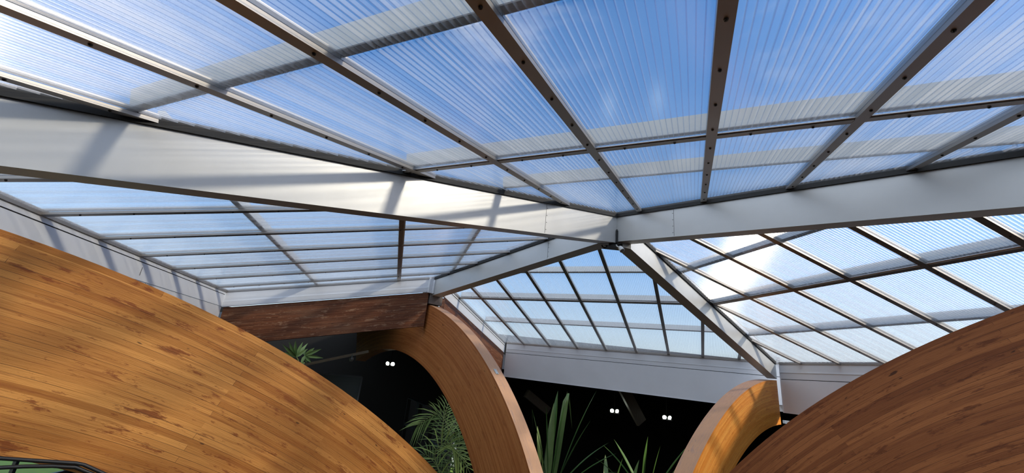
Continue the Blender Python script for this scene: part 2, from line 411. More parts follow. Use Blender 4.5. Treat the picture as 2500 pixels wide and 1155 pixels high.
for k in 'NFLR':
    Q,al,rd=PL[k]; n=NRM[k]
    idx=range(-8,14)
    bars=[]
    full=region(k,-20,20,-1,PE[k])
    for i in idx:
        a=O_[k]+SG[k]*i*W_
        if not (AMIN[k]-.001<a<AMAX[k]+.001): continue
        sp_=span_b(full,a)
        if not sp_ or sp_[1]-sp_[0]<.15: continue
        pts=[pt(k,a,sp_[0]+(sp_[1]-sp_[0])*t/20) for t in range(21)]
        if in_frame(pts,500,400): bars.append((a,sp_,in_frame(pts,0,0)))
    bars.sort()
    seen=-1
    # ---- bars down the slope
    for a,(b0,b1),vis in bars:
        seen+=vis; j=max(seen,0)
        mid=pt(k,a,(b0+b1)/2)
        lab={'N':f'aluminium glazing bar of the overhead slope, {ORD[j]} from the left hip beam',
             'F':f'aluminium glazing bar of the far slope, {ORD[j]} from its left curb',
             'L':f'near level glazing bar of the left slope, {ORD[j]} out from the dark timber',
             'R':f'glazing bar of the sun-glared right slope, {ORD[j]} from the amber arch corner'}[k]
        if not vis: lab='aluminium glazing bar of the '+PAN[k][0]+', just outside the view'
        root=thing('glazing_bar',lab,'glazing bar',mid,'glazing bars of the '+GRP[k])
        mb=MB(); mb.prism(pt(k,a,b0-.02,BAR_H/2),pt(k,a,b1+.01,BAR_H/2),al*BAR_W,n*(BAR_H/2))
        mb.build('bar_body',M['bar'],root,mid)
        mb=MB(); mb.prism(pt(k,a,b0-.02,SH1+.006),pt(k,a,b1+.03,SH1+.006),al*.028,n*.005)
        mb.build('pressure_cap',M['bar'],root,mid)
        if k in 'NRL':
            b=b0+.10; cnt=0
            step=.385
            b=2.352%step+ step*math.ceil((b0+.05-2.352%step)/step)
            while b<b1-.03 and cnt<30:
                if in_frame([pt(k,a,b)],30,30): put_screw(root,k,a,b)
                b+=step; cnt+=1
    # ---- edges for bays
    av=[q_[0] for q_ in bars]
    edges=[min(p[0] for p in full)]+av+[max(p[0] for p in full)]
    if k=='R': edges[-1]=min(edges[-1],AMAX[k])
    # ---- interior cross bars (one per bay)
    pb=PP[k][1]; cj=0
    for j in range(len(edges)-1):
        a0,a1=edges[j]+(BAR_W if j>0 else 0),edges[j+1]-(BAR_W if j<len(edges)-2 else 0)
        reg=region(k,a0,a1,pb-.025,pb+.025)
        if not reg or area(reg)<.003: continue
        aa=[p[0] for p in reg]; a0,a1=min(aa),max(aa)
        if a1-a0<.06 or not in_frame([pt(k,a0+(a1-a0)*t/4,pb) for t in range(5)],(300 if k!='N' else 20),200): continue
        mid=pt(k,(a0+a1)/2,pb)
        root=thing('cross_bar',f'short aluminium cross bar of the {PAN[k][0]}, {ORD[cj]} along from {PAN[k][1]}','cross bar',mid,'cross bars of the '+GRP[k]); cj+=1
        mb=MB(); mb.prism(pt(k,a0,pb,.010),pt(k,a1,pb,.010),rd*.027,n*.008)
        mb.build('bar_body',M['bar'],root,mid)
        mb=MB(); s_=1 if k=='N' else -1; mb.prism(pt(k,a0,pb+s_*.034,.014),pt(k,a1,pb+s_*.034,.014),rd*.012,n*.003)
        mb.build('bar_flange',M['curb'],root,mid)
        if k=='N':
            for t in (.27,.73): put_screw(root,k,a0+(a1-a0)*t,pb)
    # ---- sheets
    lims=[-1]+list(PP[k])+[PE[k]]; seen=-1
    for jj in range(len(edges)-1):
        e0,e1=edges[jj],edges[jj+1]; first=True
        for c in range(4):
            reg=region(k,e0+.004,e1-.004,lims[c]+.0,lims[c+1]-.004)
            if not reg or area(reg)<.012: continue
            cen=(sum(p[0] for p in reg)/len(reg),sum(p[1] for p in reg)/len(reg))
            tst=[pt(k,*p) for p in reg]+[pt(k,*cen)]+[pt(k,(p[0]+cen[0])/2,(p[1]+cen[1])/2) for p in reg]
            if not in_frame(tst,450,250): continue
            mid=pt(k,*cen); dens=tst+[pt(k,p[0]+(q[0]-p[0])*t,p[1]+(q[1]-p[1])*t) for p in reg for q in reg for t in (.2,.4,.6,.8)]
            vis=in_frame(dens,0,0)
            if vis and first: seen+=1; first=False
            j=max(seen,0)
            lab=f'clear fluted plastic sheet, {PAN[k][0]}, {ORD[j]} bay from {PAN[k][1]}, {COURSE[c]} course'
            if not vis: lab='clear fluted plastic sheet of the '+PAN[k][0]+', just outside the view'
            mb=MB()
            lo=[pt(k,p[0],p[1],SH0) for p in reg]; hi=[pt(k,p[0],p[1],SH1) for p in reg]
            mb.face(lo,0); mb.face(hi,0)
            pitch=W_/24
            i0=math.ceil((min(p[0] for p in reg)-O_[k])/pitch); i1=math.floor((max(p[0] for p in reg)-O_[k])/pitch)
            for i in range(i0,i1+1):
                a=O_[k]+i*pitch; s2=span_b(reg,a)
                if not s2: continue
                mb.face([pt(k,a-.0028,s2[0],SH0+.001),pt(k,a+.0028,s2[0],SH0+.001),pt(k,a+.0028,s2[1],SH0+.001),pt(k,a-.0028,s2[1],SH0+.001)],2)
                mb.face([pt(k,a,s2[0],SH0+.0015),pt(k,a,s2[1],SH0+.0015),pt(k,a,s2[1],SH1-.0005),pt(k,a,s2[0],SH1-.0005)],1)
            tag(mb.build('polycarbonate_sheet',[M['skin'],M['web'+k],M['rib']],None,mid),lab,'roof sheet','roof sheets of the '+GRP[k])
    # ---- outside purlins lying across the sheets, seen through them
    for c in range(3):
        reg=region(k,-20,20,PP[k][c]-.022,PP[k][c]+.022)
        if not reg: continue
        aa=[p[0] for p in reg]; a0,a1=max(min(aa),-7),min(max(aa),7)
        mid=pt(k,(a0+a1)/2,PP[k][c],SH1+.06)
        pos=['uppermost','middle','lowest'][c]
        root=thing('purlin',f'grey purlin lying outside across the {PAN[k][0]}, {pos} of three, seen through sheets','purlin',mid,'outside purlins')
        mb=MB(); mb.prism(pt(k,a0+.03,PP[k][c],SH1+.062),pt(k,a1-.03,PP[k][c],SH1+.062),rd*.020,n*.055)
        mb.build('purlin_box',M['purlin'],root,mid)
        mb=MB(); mb.prism(pt(k,a0+.03,PP[k][c],SH1+.004),pt(k,a1-.03,PP[k][c],SH1+.004),rd*.026,n*.003)
        mb.build('purlin_underside_shade',M['under_shade'],root,mid)  # added dark strip that paints the shaded underside of the purlin

# ------------------------------------------------------------------ curbs (white/grey aluminium boards) and dark timbers under the rakes
def board(mb,A,B,zt,zb,th,inward,push=0):
    """vertical board along A->B (xy), zt/zb = (z at A, z at B)"""
    A=Vector((A[0],A[1],0)); B=Vector((B[0],B[1],0)); d=(B-A).normalized(); n=Vector((d.y,-d.x,0))
    if n.dot(inward)<0: n=-n
    f=[A+n*push,B+n*push,B-n*(th-push),A-n*(th-push)]
    zb_=[zb[0],zb[1],zb[1],zb[0]]; zt_=[zt[0],zt[1],zt[1],zt[0]]
    mb.hexa([p+Vector((0,0,z)) for p,z in zip(f,zb_)]+[p+Vector((0,0,z)) for p,z in zip(f,zt_)])
CEN=Vector((1.27,5.43,0))
def at(k,a,b): p=pt(k,a,b); return Vector((p.x,p.y,0))
def curb(label,A,B,zt,lip,zb,extra=None,nm_='eave_curb'):
    A=Vector((A[0],A[1],0)); B=Vector((B[0],B[1],0)); inw=CEN-(A+B)/2
    root=thing(nm_,label,'roof curb',(A+B)/2+Vector((0,0,(zt[0]+zb[0])/2)),'aluminium curbs round the skylight')
    mb=MB(); board(mb,A,B,zt,lip,.05,inw,.0); mb.build('upper_board',M['curb'],root,root.location)
    mb=MB(); board(mb,A,B,[z-.002 for z in lip],[z-.012 for z in lip],.05,inw,-.006); mb.build('seam_groove',M['trim'],root,root.location)
    mb=MB(); board(mb,A,B,[z-.012 for z in lip],zb,.05,inw,.004); mb.build('lower_board',M['curb'],root,root.location)
    mb=MB(); board(mb,A,B,[z+.05 for z in zt],[z+.0 for z in zt],.06,inw,.014); mb.build('sill_bar',M['bar'],root,root.location)
    return root,inw
# far curb
a0=at('F',-3.83,5.95); a1=at('F',2.9,5.95)
root,inw=curb('tall pale curb board under the far roof slope',a0,a1,(.80,.77),(.555,.505),(-.085,-.205))
mb=MB(); board(mb,a0,a1,(-.085,-.205),(-.095,-.215),.06,inw,.012); mb.build('bottom_lip',M['curb'],root,root.location)
mb=MB(); board(mb,a0,a1,(.655,.61),(.649,.604),.05,inw,.006); mb.build('fold_line',M['curb'],root,root.location)
# right curb
r0=at('R',-2.19,5.20); r1=at('R',4.6,5.20)
root,inw=curb('pale curb board under the right slope beside the amber arch',r0,r1,(.695,.695),(.42,.43),(-.205,-.18))
mb=MB(); board(mb,r0,r1,(-.2,-.18),(-.21,-.19),.06,inw,.012); mb.build('bottom_lip',M['curb'],root,root.location)
mb=MB(); board(mb,r0,r1,(.55,.55),(.538,.538),.05,inw,.010); mb.build('fold_line',M['curb'],root,root.location)
q=r0+(inw.normalized()*.0); mb=MB(); mb.box((q.x+.0,q.y,.24),(.007,0,0),(0,.007,0),(0,0,.445)); mb.build('corner_angle',M['curb'],root,root.location)
# left curb
l0=at('L',3.4,5.695); l1=at('L',-3.545,5.695)
root,inw=curb('long curb board of the left slope above the honey arch',l0,l1,(.885,.885),(.835,.845),(.61,.635))
mb=MB(); board(mb,l0,l1,(.604,.629),(.30,.33),.05,inw,-.006); mb.build('skirt_board',M['curb'],root,root.location)
for t in (.62,.645):
    pq=l0.lerp(l1,t); d=(l1-l0).normalized(); n_=Vector((d.y,-d.x,0)); n_=n_ if n_.dot(inw)>0 else -n_
    mb=MB(); z=.73 if t<.63 else .57; mb.box(pq+n_*.006+Vector((0,0,z)),d*.0015,n_*.002,(0,0,.05)); mb.build('board_joint',M['steel'],root,root.location)
# rake on the left slope
k0=at('L',-3.545,5.695); k1=at('L',-3.545,1.82)
zk=lambda b:2.1048-.21429*b
root=thing('rake_curb','sloping pale curb with bright lower lip above the long dark timber','roof curb',(k0+k1)/2+Vector((0,0,1.2)),'aluminium curbs round the skylight')
inw=Vector((.23,-.97,0))
zt=(zk(5.695),zk(1.82)); 
mb=MB(); board(mb,k0,k1,zt,[z-.17 for z in zt],.05,inw,0); mb.build('upper_board',M['curb'],root,root.location)
mb=MB(); board(mb,k0,k1,[z-.17 for z in zt],[z-.262 for z in zt],.05,inw,.022); mb.build('lower_lip',M['curb'],root,root.location)
mb=MB(); board(mb,k0,k1,[z+.05 for z in zt],zt,.06,inw,.012); mb.build('sill_bar',M['bar'],root,root.location)
def timber(label,A,B,zt,zb,th,inw):
    d=(B-A).normalized(); n=Vector((d.y,-d.x,0)); n=n if n.dot(inw)>0 else -n
    ln=(B-A).length; mb=MB()
    fr=[A,B,B-n*th,A-n*th]
    b=[fr[0]+Vector((0,0,zb[0])),fr[1]+Vector((0,0,zb[1])),fr[2]+Vector((0,0,zb[1])),fr[3]+Vector((0,0,zb[0]))]
    t=[fr[0]+Vector((0,0,zt[0])),fr[1]+Vector((0,0,zt[1])),fr[2]+Vector((0,0,zt[1])),fr[3]+Vector((0,0,zt[0]))]
    dep=zt[0]-zb[0]; u=[(0,0),(ln,0),(ln,dep),(0,dep)]
    mb.face([b[0],b[1],t[1],t[0]],0,u); mb.face([b[3],b[2],t[2],t[3]],0,u)
    mb.face([b[0],b[1],b[2],b[3]],0,[(0,0),(ln,0),(ln,th),(0,th)]); mb.face([t[0],t[1],t[2],t[3]],0,[(0,0),(ln,0),(ln,th),(0,th)])
    mb.face([b[0],t[0],t[3],b[3]],0,[(0,0),(0,dep),(th,dep),(th,0)]); mb.face([b[1],t[1],t[2],b[2]],0,[(0,0),(0,dep),(th,dep),(th,0)])
    o=mb.build('timber_beam',M['rake'],None,(A+B)/2+Vector((0,0,(zt[0]+zb[0])/2)))
    tag(o,label,'timber beam',None); return o
d=(k1-k0).normalized()
z_=lambda t:zt[0]+(zt[1]-zt[0])*t
kA=k0+d*.03; kB=k0+d*3.52
ta,tb=.03/(k1-k0).length,3.52/(k1-k0).length
timber('long dark reddish timber under the left rake curb, worn pale in streaks',kA,kB,(z_(ta)-.275,z_(tb)-.275),(z_(ta)-.94,z_(tb)-.94),.12,inw)
# rake on the far slope
k0=at('F',-3.88,5.95); k1=at('F',-3.88,2.36); inw=Vector((.91,-.41,0))
zf=lambda b:2.2763-.24919*b
zt=(zf(5.95),zf(2.36))
root=thing('rake_curb','narrow pale sloping curb along the left edge of the far slope','roof curb',(k0+k1)/2+Vector((0,0,1)),'aluminium curbs round the skylight')
mb=MB(); board(mb,k0,k1,zt,[z-.25 for z in zt],.05,inw,0); mb.build('upper_board',M['curb'],root,root.location)
mb=MB(); board(mb,k0,k1,[z+.05 for z in zt],[z-.01 for z in zt],.06,inw,.012); mb.build('sill_bar',M['bar'],root,root.location)
mb=MB(); board(mb,k0,k1,[z-.05 for z in zt],[z-.062 for z in zt],.05,inw,.008); mb.build('seam_groove',M['grey'],root,root.location)
d=(k1-k0).normalized()
timber('short reddish timber under the narrow curb, half hidden behind the chestnut arch',k0+d*.03,k1+d*-.05,(zt[0]-.262,zt[1]-.275),(zt[0]-.93,zt[1]-.93),.12,inw)

# ------------------------------------------------------------------ laminated arches (in the vertical planes of the hips)
def arch(label,az,off,width,wsign,cr,cz,ro,ri,t0,t1,mat,ext=True,ext_mat=None):
    """circle centre (cr radial from the peak axis, cz); seen face at offset off, depth width towards wsign"""
    a=R(az); hd=Vector((math.sin(a),math.cos(a),0)); nf=Vector((hd.y,-hd.x,0))
    C=P0+hd*cr+nf*off+Vector((0,0,cz)); w=nf*width*wsign
    root=thing('glulam_arch',label,'timber arch',C+Vector((0,0,ro))-hd*0,None)
    def q(r,t,k=0): return C+hd*(-r*math.cos(t))+Vector((0,0,r*math.sin(t)))+w*k
    mb=MB(); ns=96
    rm=(ro+ri)/2; tl=.032
    for i in range(ns):
        ta=t0+(t1-t0)*i/ns; tb=t0+(t1-t0)*(i+1)/ns; ua,ub=ta*rm,tb*rm
        nr=4
        for j in range(nr):
            r0=ri+(ro-tl-ri)*j/nr; r1=ri+(ro-tl-ri)*(j+1)/nr
            for k in (0,1):
                mb.face([q(r0,ta,k),q(r0,tb,k),q(r1,tb,k),q(r1,ta,k)],0,[(ua,r0-ri),(ub,r0-ri),(ub,r1-ri),(ua,r1-ri)])
        mb.face([q(ri,ta,0),q(ri,tb,0),q(ri,tb,1),q(ri,ta,1)],1,[(ua,0),(ub,0),(ub,width),(ua,width)])
        mb.face([q(ro-tl,ta,0),q(ro-tl,tb,0),q(ro-tl,tb,1),q(ro-tl,ta,1)],1,[(ua,0),(ub,0),(ub,width),(ua,width)])
    for t in (t0,t1):
        mb.face([q(ri,t,0),q(ri,t,1),q(ro-tl,t,1),q(ro-tl,t,0)],1,[(0,0),(width,0),(width,ro-ri),(0,ro-ri)])
    mb.build('laminated_body',[mat,M['ext']],root,root.location)
    mb=MB()
    for i in range(ns):
        ta=t0+(t1-t0)*i/ns; tb=t0+(t1-t0)*(i+1)/ns; ua,ub=ta*ro,tb*ro
        mb.face([q(ro,ta,0),q(ro,tb,0),q(ro,tb,1),q(ro,ta,1)],0,[(ua,.06),(ub,.06),(ub,.06+width),(ua,.06+width)])
        mb.face([q(ro-tl,ta,0),q(ro-tl,tb,0),q(ro-tl,tb,1),q(ro-tl,ta,1)],0,[(ua,0),(ub,0),(ub,width),(ua,width)])
        for k in (0,1):
            mb.face([q(ro-tl,ta,k),q(ro-tl,tb,k),q(ro,tb,k),q(ro,ta,k)],1,[(ua,.002),(ub,.002),(ub,.03),(ua,.03)])
    for t in (t0,t1):
        mb.face([q(ro-tl,t,0),q(ro-tl,t,1),q(ro,t,1),q(ro,t,0)],0,[(0,0),(width,0),(width,tl),(0,tl)])
    mb.build('top_lamination',[M['ext'],mat],root,root.location)
    return root,q
arch('huge honey-coloured laminated arch sweeping across the lower left, stained in patches',-131.81,-.117,.26,1,6.311,-6.014,6.553,5.663,R(2),R(100),M['glu_l'])
rtNR,qNR=arch('huge shaded brown laminated arch rising across the lower right',144.63,.05,.26,-1,5.912,-4.763,5.994,5.03,R(0),R(100),M['glu_d'])
rt3,q3=arch('shaded chestnut laminated arch rising to the dark timber end, fully visible bend',-40.82,-.115,.24,1,5.498,-3.99,5.321,4.241,R(5),R(112),M['glu_m'])
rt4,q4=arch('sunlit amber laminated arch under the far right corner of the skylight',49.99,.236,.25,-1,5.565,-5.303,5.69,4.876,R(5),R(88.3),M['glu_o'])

h3,n3=bdir('H3')
c=P0+h3*4.22+n3*.0+Vector((0,0,1.29))
bk=thing('corner_block','weathered grey timber block between the far left hip beam and the chestnut arch','timber block',c)
mb=MB(); mb.box(c,h3*.16,n3*.145,(0,0,.125)); mb.build('block',M['ext_grey'],bk,c)
mb=MB(); q=P0+h3*4.02+n3*-.125+Vector((0,0,1.50)); mb.box(q,h3*.028,n3*.014,(0,0,.135)); mb.build('corner_bracket',M['curb'],bk,c)
mb=MB(); q=P0+h3*4.10+n3*-.0+Vector((0,0,1.52)); mb.box(q,h3*.05,n3*.21,(0,0,.15)); mb.build('end_plate',M['curb'],bk,c)

# ------------------------------------------------------------------ building round the skylight (dark)
def struct(name,mb,mat,kind='structure'):
    o=mb.build(name,mat); o['kind']=kind; return o
ZF=-4.6
mb=MB(); mb.face([(-14,-9,ZF),(17,-9,ZF),(17,19,ZF),(-14,19,ZF)]); mb.face([(-14,-9,ZF-.2),(17,-9,ZF-.2),(17,19,ZF-.2),(-14,19,ZF-.2)]); struct('floor',mb,M['floor'])
# ceiling: ring from the curb feet out to the walls
Lc0=at('L',3.4,5.74); Lc1=at('L',-3.545,5.74); nc=at('L',-3.6,1.9); Fc0=at('F',-3.9,6.0); Fc1=at('F',2.62,6.0); Rc1=at('R',4.6,5.25)
nb0=at('N',-5.0,5.99); nb1=at('N',4.4,5.99)
ZC=.30
inner=[(Lc1.x,Lc1.y,.34),(-1.9,9.1,1.42),(Fc0.x,Fc0.y,.1),(Fc1.x,Fc1.y,-.08),(Rc1.x,Rc1.y,.0),(5.6,-.9,.5),(-3.2,-1.6,.6),(Lc0.x,Lc0.y,.33)]
outer=[(-14,8.0,.34),(-6,19,1.5),(0.5,19,.6),(17,19,-.02),(17,2.5,.0),(17,-9,.5),(-3.2,-9,.6),(-14,-9,.33)]
mb=MB()
for i in range(8):
    j=(i+1)%8
    A,B,Cq,D=inner[i],inner[j],outer[j],outer[i]
    mb.face([A,B,Cq]); mb.face([A,Cq,D])
struct('ceiling',mb,M['dark'])
def wallq(name,A,B,z0,z1): 
    mb=MB(); mb.face([(A[0],A[1],z0),(B[0],B[1],z0),(B[0],B[1],z1),(A[0],A[1],z1)]); return struct(name,mb,M['palewall'])
wallq('wall_right',(17,-9),(17,19),ZF,1.6); wallq('wall_front',(-14,-9),(17,-9),ZF,1.6)

def holed_wall(name,P,Q_,z0,z1,holes):
    """wall P->Q with rectangular openings (s0,s1,za,zb)"""
    P=Vector((P[0],P[1],0)); Q_=Vector((Q_[0],Q_[1],0)); d=(Q_-P).normalized(); Lw=(Q_-P).length
    ss=sorted({0,Lw,*[h[0] for h in holes],*[h[1] for h in holes]}); zs=sorted({z0,z1,*[h[2] for h in holes],*[h[3] for h in holes]})
    mb=MB()
    for i in range(len(ss)-1):
        for j in range(len(zs)-1):
            cs,cz=(ss[i]+ss[i+1])/2,(zs[j]+zs[j+1])/2
            if any(h[0]<cs<h[1] and h[2]<cz<h[3] for h in holes): continue
            mb.face([P+d*ss[i]+Vector((0,0,zs[j])),P+d*ss[i+1]+Vector((0,0,zs[j])),P+d*ss[i+1]+Vector((0,0,zs[j+1])),P+d*ss[i]+Vector((0,0,zs[j+1]))])
    struct(name,mb,M['darkwall'])
def window(name,P,d,s0,s1,z0,z1,nv,nh):
    P=Vector((P[0],P[1],0)); n=Vector((d.y,-d.x,0)); c=P+d*(s0+s1)/2+Vector((0,0,(z0+z1)/2))
    root=bpy.data.objects.new(name,None); COL.objects.link(root); root.location=c; root['kind']='structure'
    mb=MB(); t=.05
    for i in range(nv+1):
        s=s0+(s1-s0)*i/nv; mb.box(P+d*s+Vector((0,0,(z0+z1)/2)),d*t,n*.05,(0,0,(z1-z0)/2+t))
    for i in range(nh+1):
        z=z0+(z1-z0)*i/nh; mb.box(P+d*(s0+s1)/2+Vector((0,0,z)),d*((s1-s0)/2),n*.045,(0,0,.035))
    mb.build('window_frame',M['frame'],root,c)
    mb=MB(); mb.face([P+d*s0+Vector((0,0,z0)),P+d*s1+Vector((0,0,z0)),P+d*s1+Vector((0,0,z1)),P+d*s0+Vector((0,0,z1))]); mb.build('pane',M['glass'],root,c)
# back wall with a low glazed opening seen behind the areca palm
dx=Vector((1,0,0)); dy=Vector((0,1,0))
def on_y(u,v,y): r=ray(u,v); return r*(y/r.y)
xa=on_y(1012,1090,19).x+14; xb=on_y(1118,1090,19).x+14
holed_wall('wall_back',(-14,19),(17,19),ZF,1.6,[(xa,xb,-4.42,-2.85)])
window('window_1',(-14,19),dx,xa,xb,-4.42,-2.85,2,1)
holed_wall('wall_left',(-14,-9),(-14,19),ZF,1.6,[(11,27,-4.5,-2.2)])
window('window_2',(-14,-9),dy,11,27,-4.5,-2.2,9,1)
mb=MB(); mb.box((-3,24.5,-3.4),(9,0,0),(0,.2,0),(0,0,1.4)); struct('wall_outside',mb,M['ext_wall'])
mb=MB(); mb.face([(-60,-30,ZF-.25),(60,-30,ZF-.25),(60,60,ZF-.25),(-60,60,ZF-.25)]); o=struct('ground',mb,M['lawn'])

# ------------------------------------------------------------------ world, sun
w=bpy.data.worlds.new('sky'); S.world=w; w.use_nodes=True; nt=w.node_tree; N=nt.nodes; L=nt.links; N.clear()
SUN_AZ,SUN_EL=110,30
sky=N.new('ShaderNodeTexSky'); sky.sky_type='NISHITA'; sky.sun_disc=False; sky.sun_elevation=R(SUN_EL); sky.sun_rotation=R(SUN_AZ); sky.altitude=50; sky.air_density=1.0; sky.dust_density=1.2; sky.ozone_density=2.0
tc=N.new('ShaderNodeTexCoord'); mp=N.new('ShaderNodeMapping'); mp.inputs['Scale'].default_value=(1.2,1.2,3.0); mp.inputs['Location'].default_value=(1.3,2.1,.4)
L.new(tc.outputs['Generated'],mp.inputs[0])
n1=N.new('ShaderNodeTexNoise'); n1.inputs['Scale'].default_value=1.8; n1.inputs['Detail'].default_value=7; n1.inputs['Roughness'].default_value=.55
L.new(mp.outputs[0],n1.inputs['Vector'])
rp=N.new('ShaderNodeMapRange'); rp.interpolation_type='SMOOTHSTEP'; rp.inputs[1].default_value=.52; rp.inputs[2].default_value=.78; rp.inputs[4].default_value=.8
L.new(n1.outputs[0],rp.inputs[0])
mx=N.new('ShaderNodeMix'); mx.data_type='RGBA'; mx.inputs[7].default_value=(3.3,3.4,3.75,1)
hs=N.new('ShaderNodeHueSaturation'); hs.inputs['Saturation'].default_value=1.4; L.new(sky.outputs[0],hs.inputs['Color'])
sx=N.new('ShaderNodeSeparateXYZ'); L.new(tc.outputs['Generated'],sx.inputs[0])
hz_=N.new('ShaderNodeMapRange'); hz_.interpolation_type='SMOOTHSTEP'; hz_.inputs[1].default_value=.0; hz_.inputs[2].default_value=.42; hz_.inputs[3].default_value=.62; hz_.inputs[4].default_value=0
L.new(sx.outputs[2],hz_.inputs[0])
mm=N.new('ShaderNodeMath'); mm.operation='MAXIMUM'; L.new(hz_.outputs[0],mm.inputs[0]); L.new(rp.outputs[0],mm.inputs[1])
L.new(mm.outputs[0],mx.inputs[0]); L.new(hs.outputs[0],mx.inputs[6])
# added bank of bright cloud, unseen behind the viewer, to fill shaded faces
dn=N.new('ShaderNodeVectorMath'); dn.operation='DOT_PRODUCT'; dn.inputs[1].default_value=(math.sin(R(222))*math.cos(R(38)),math.cos(R(222))*math.cos(R(38)),math.sin(R(38)))
L.new(tc.outputs['Generated'],dn.inputs[0])
ad=N.new('ShaderNodeMath'); ad.operation='MULTIPLY_ADD'; ad.inputs[1].default_value=.35; L.new(n1.outputs[0],ad.inputs[0]); L.new(dn.outputs['Value'],ad.inputs[2])
cb=N.new('ShaderNodeMapRange'); cb.interpolation_type='SMOOTHSTEP'; cb.inputs[1].default_value=.62; cb.inputs[2].default_value=1.0; cb.inputs[4].default_value=.95
L.new(ad.outputs[0],cb.inputs[0])
mx2=N.new('ShaderNodeMix'); mx2.data_type='RGBA'; mx2.inputs[7].default_value=(6.0,6.5,7.2,1)
L.new(cb.outputs[0],mx2.inputs[0]); L.new(mx.outputs[2],mx2.inputs[6]); mx=mx2
bg=N.new('ShaderNodeBackground'); bg.inputs[1].default_value=.26
L.new(mx.outputs[2],bg.inputs[0])
wo=N.new('ShaderNodeOutputWorld'); L.new(bg.outputs[0],wo.inputs[0])
sd=bpy.data.lights.new('sun','SUN'); sd.energy=3.8; sd.angle=R(4); sd.color=(1,.86,.66)
so=bpy.data.objects.new('sun',sd); COL.objects.link(so)
a=R(SUN_AZ); sv=Vector((math.sin(a)*math.cos(R(SUN_EL)),math.cos(a)*math.cos(R(SUN_EL)),math.sin(R(SUN_EL))))
so.rotation_euler=sv.to_track_quat('Z','Y').to_euler(); so.location=sv*30

S.view_settings.view_transform='Standard'; S.view_settings.look='None'; S.view_settings.gamma=1; S.view_settings.use_curve_mapping=False
S.view_settings.exposure=0
S.cycles.max_bounces=14; S.cycles.transparent_max_bounces=48; S.cycles.diffuse_bounces=4; S.cycles.glossy_bounces=5
S.cycles.caustics_reflective=False; S.cycles.caustics_refractive=False

# ------------------------------------------------------------------ lights in the dark room beyond
def floodlight(u,v,dist,label,rz=0):
    c=ray(u,v)*dist
    root=thing('floodlight',label,'lamp',c,'twin floodlights in the dark room')
    side=Vector((RT.x,RT.y,0)).normalized(); f=Vector((side.y,-side.x,0))
    mb=MB(); mb.box(c+Vector((0,0,-.065)),side*.13,f*.05,(0,0,.015)); mb.build('housing',M['grey'],root,c)
    for s_ in (-1,1):
        hc=c+side*.07*s_
        mb=MB(); ax=(f+side*.25*s_+Vector((0,0,-.25))).normalized()
        mb.tube([hc-ax*.07,hc-ax*.05,hc+ax*.01,hc+ax*.02],[.02,.045,.058,.058],14); h=mb.build('lamp_head',M['grey'],root,c)
        mb=MB(); mb.disc(hc+ax*.021,ax,.054,.008,14); mb.build('lamp_lens',M['lamp'],h,c)
    mb=MB(); mb.tube([c+Vector((0,0,-.06)),Vector((c.x,c.y,c.z+.5)),Vector((c.x,c.y,c.z+1.2))],.012,6); mb.build('hanging_stem',M['steel'],root,c)
    return root
floodlight(953,888,13.2,'lit twin floodlight in the dark under the chestnut arch bend')
floodlight(1500,1003,14.0,'lit twin floodlight beside the slanting brace, nearer the strap-leaved plant')
floodlight(1628,1019,14.0,'lit twin floodlight nearest the amber arch, under the pale curb')

def beam_px(name,label,cat,A,B,wx,wz,mat):
    A=ray(A[0],A[1])*A[2]; B=ray(B[0],B[1])*B[2]
    d=(B-A).normalized(); u=d.cross(Vector((0,0,1))).normalized(); w_=u.cross(d)
    mb=MB(); mb.prism(A-A*0,B,u*wx,w_*wz); o=mb.build(name,mat,None,(A+B)/2); tag(o,label,cat); return o
beam_px('brace','slanting dark roof brace beside the middle floodlight','brace',(1512,930,13.4),(1566,1032,13.9),.05,.16,M['brace'])
beam_px('roof_timber','stub end of a dark timber above the tall strap leaves','timber',(1285,960,13.5),(1338,1004,13.9),.06,.12,M['brace'])
bt=beam_px('batten','thin pale batten under the dark ceiling, left of the chestnut arch','batten',(690,902,10.6),(900,858,10.2),.02,.028,M['batten'])
c=ray(858,877)*10.2
fx=thing('ceiling_sensor','small grey fitting hanging under the pale batten','fitting',c)
mb=MB(); mb.tube([c+Vector((0,0,.04)),c,c-Vector((0,0,.05))],[.045,.05,.03],12); mb.build('fitting_body',M['grey'],fx,c)
mb=MB(); mb.tube([c+Vector((0,0,.10)),c+Vector((0,0,.04))],.012,8); mb.build('fitting_stem',M['grey'],fx,c)

# framed dark board
pts=[ray(u,v)*11.5 for u,v in ((772,911),(884,921),(868,1000),(756,990))]
c=sum(pts,Vector())/4; bd=thing('notice_board','large dark framed board in the shadow behind the honey arch','board',c)
ex=(pts[1]-pts[0]); ey=(pts[3]-pts[0]); nn=ex.cross(ey).normalized()
mb=MB(); mb.box(c,ex/2,ey/2,nn*.015); mb.build('board_panel',M['board'],bd,c)
for a_,b_ in ((0,1),(1,2),(2,3),(3,0)):
    mb=MB(); mb.prism(pts[a_],pts[b_],nn*.03,(c-(pts[a_]+pts[b_])/2).normalized()*.02); mb.build('board_frame',M['dimframe'],bd,c)

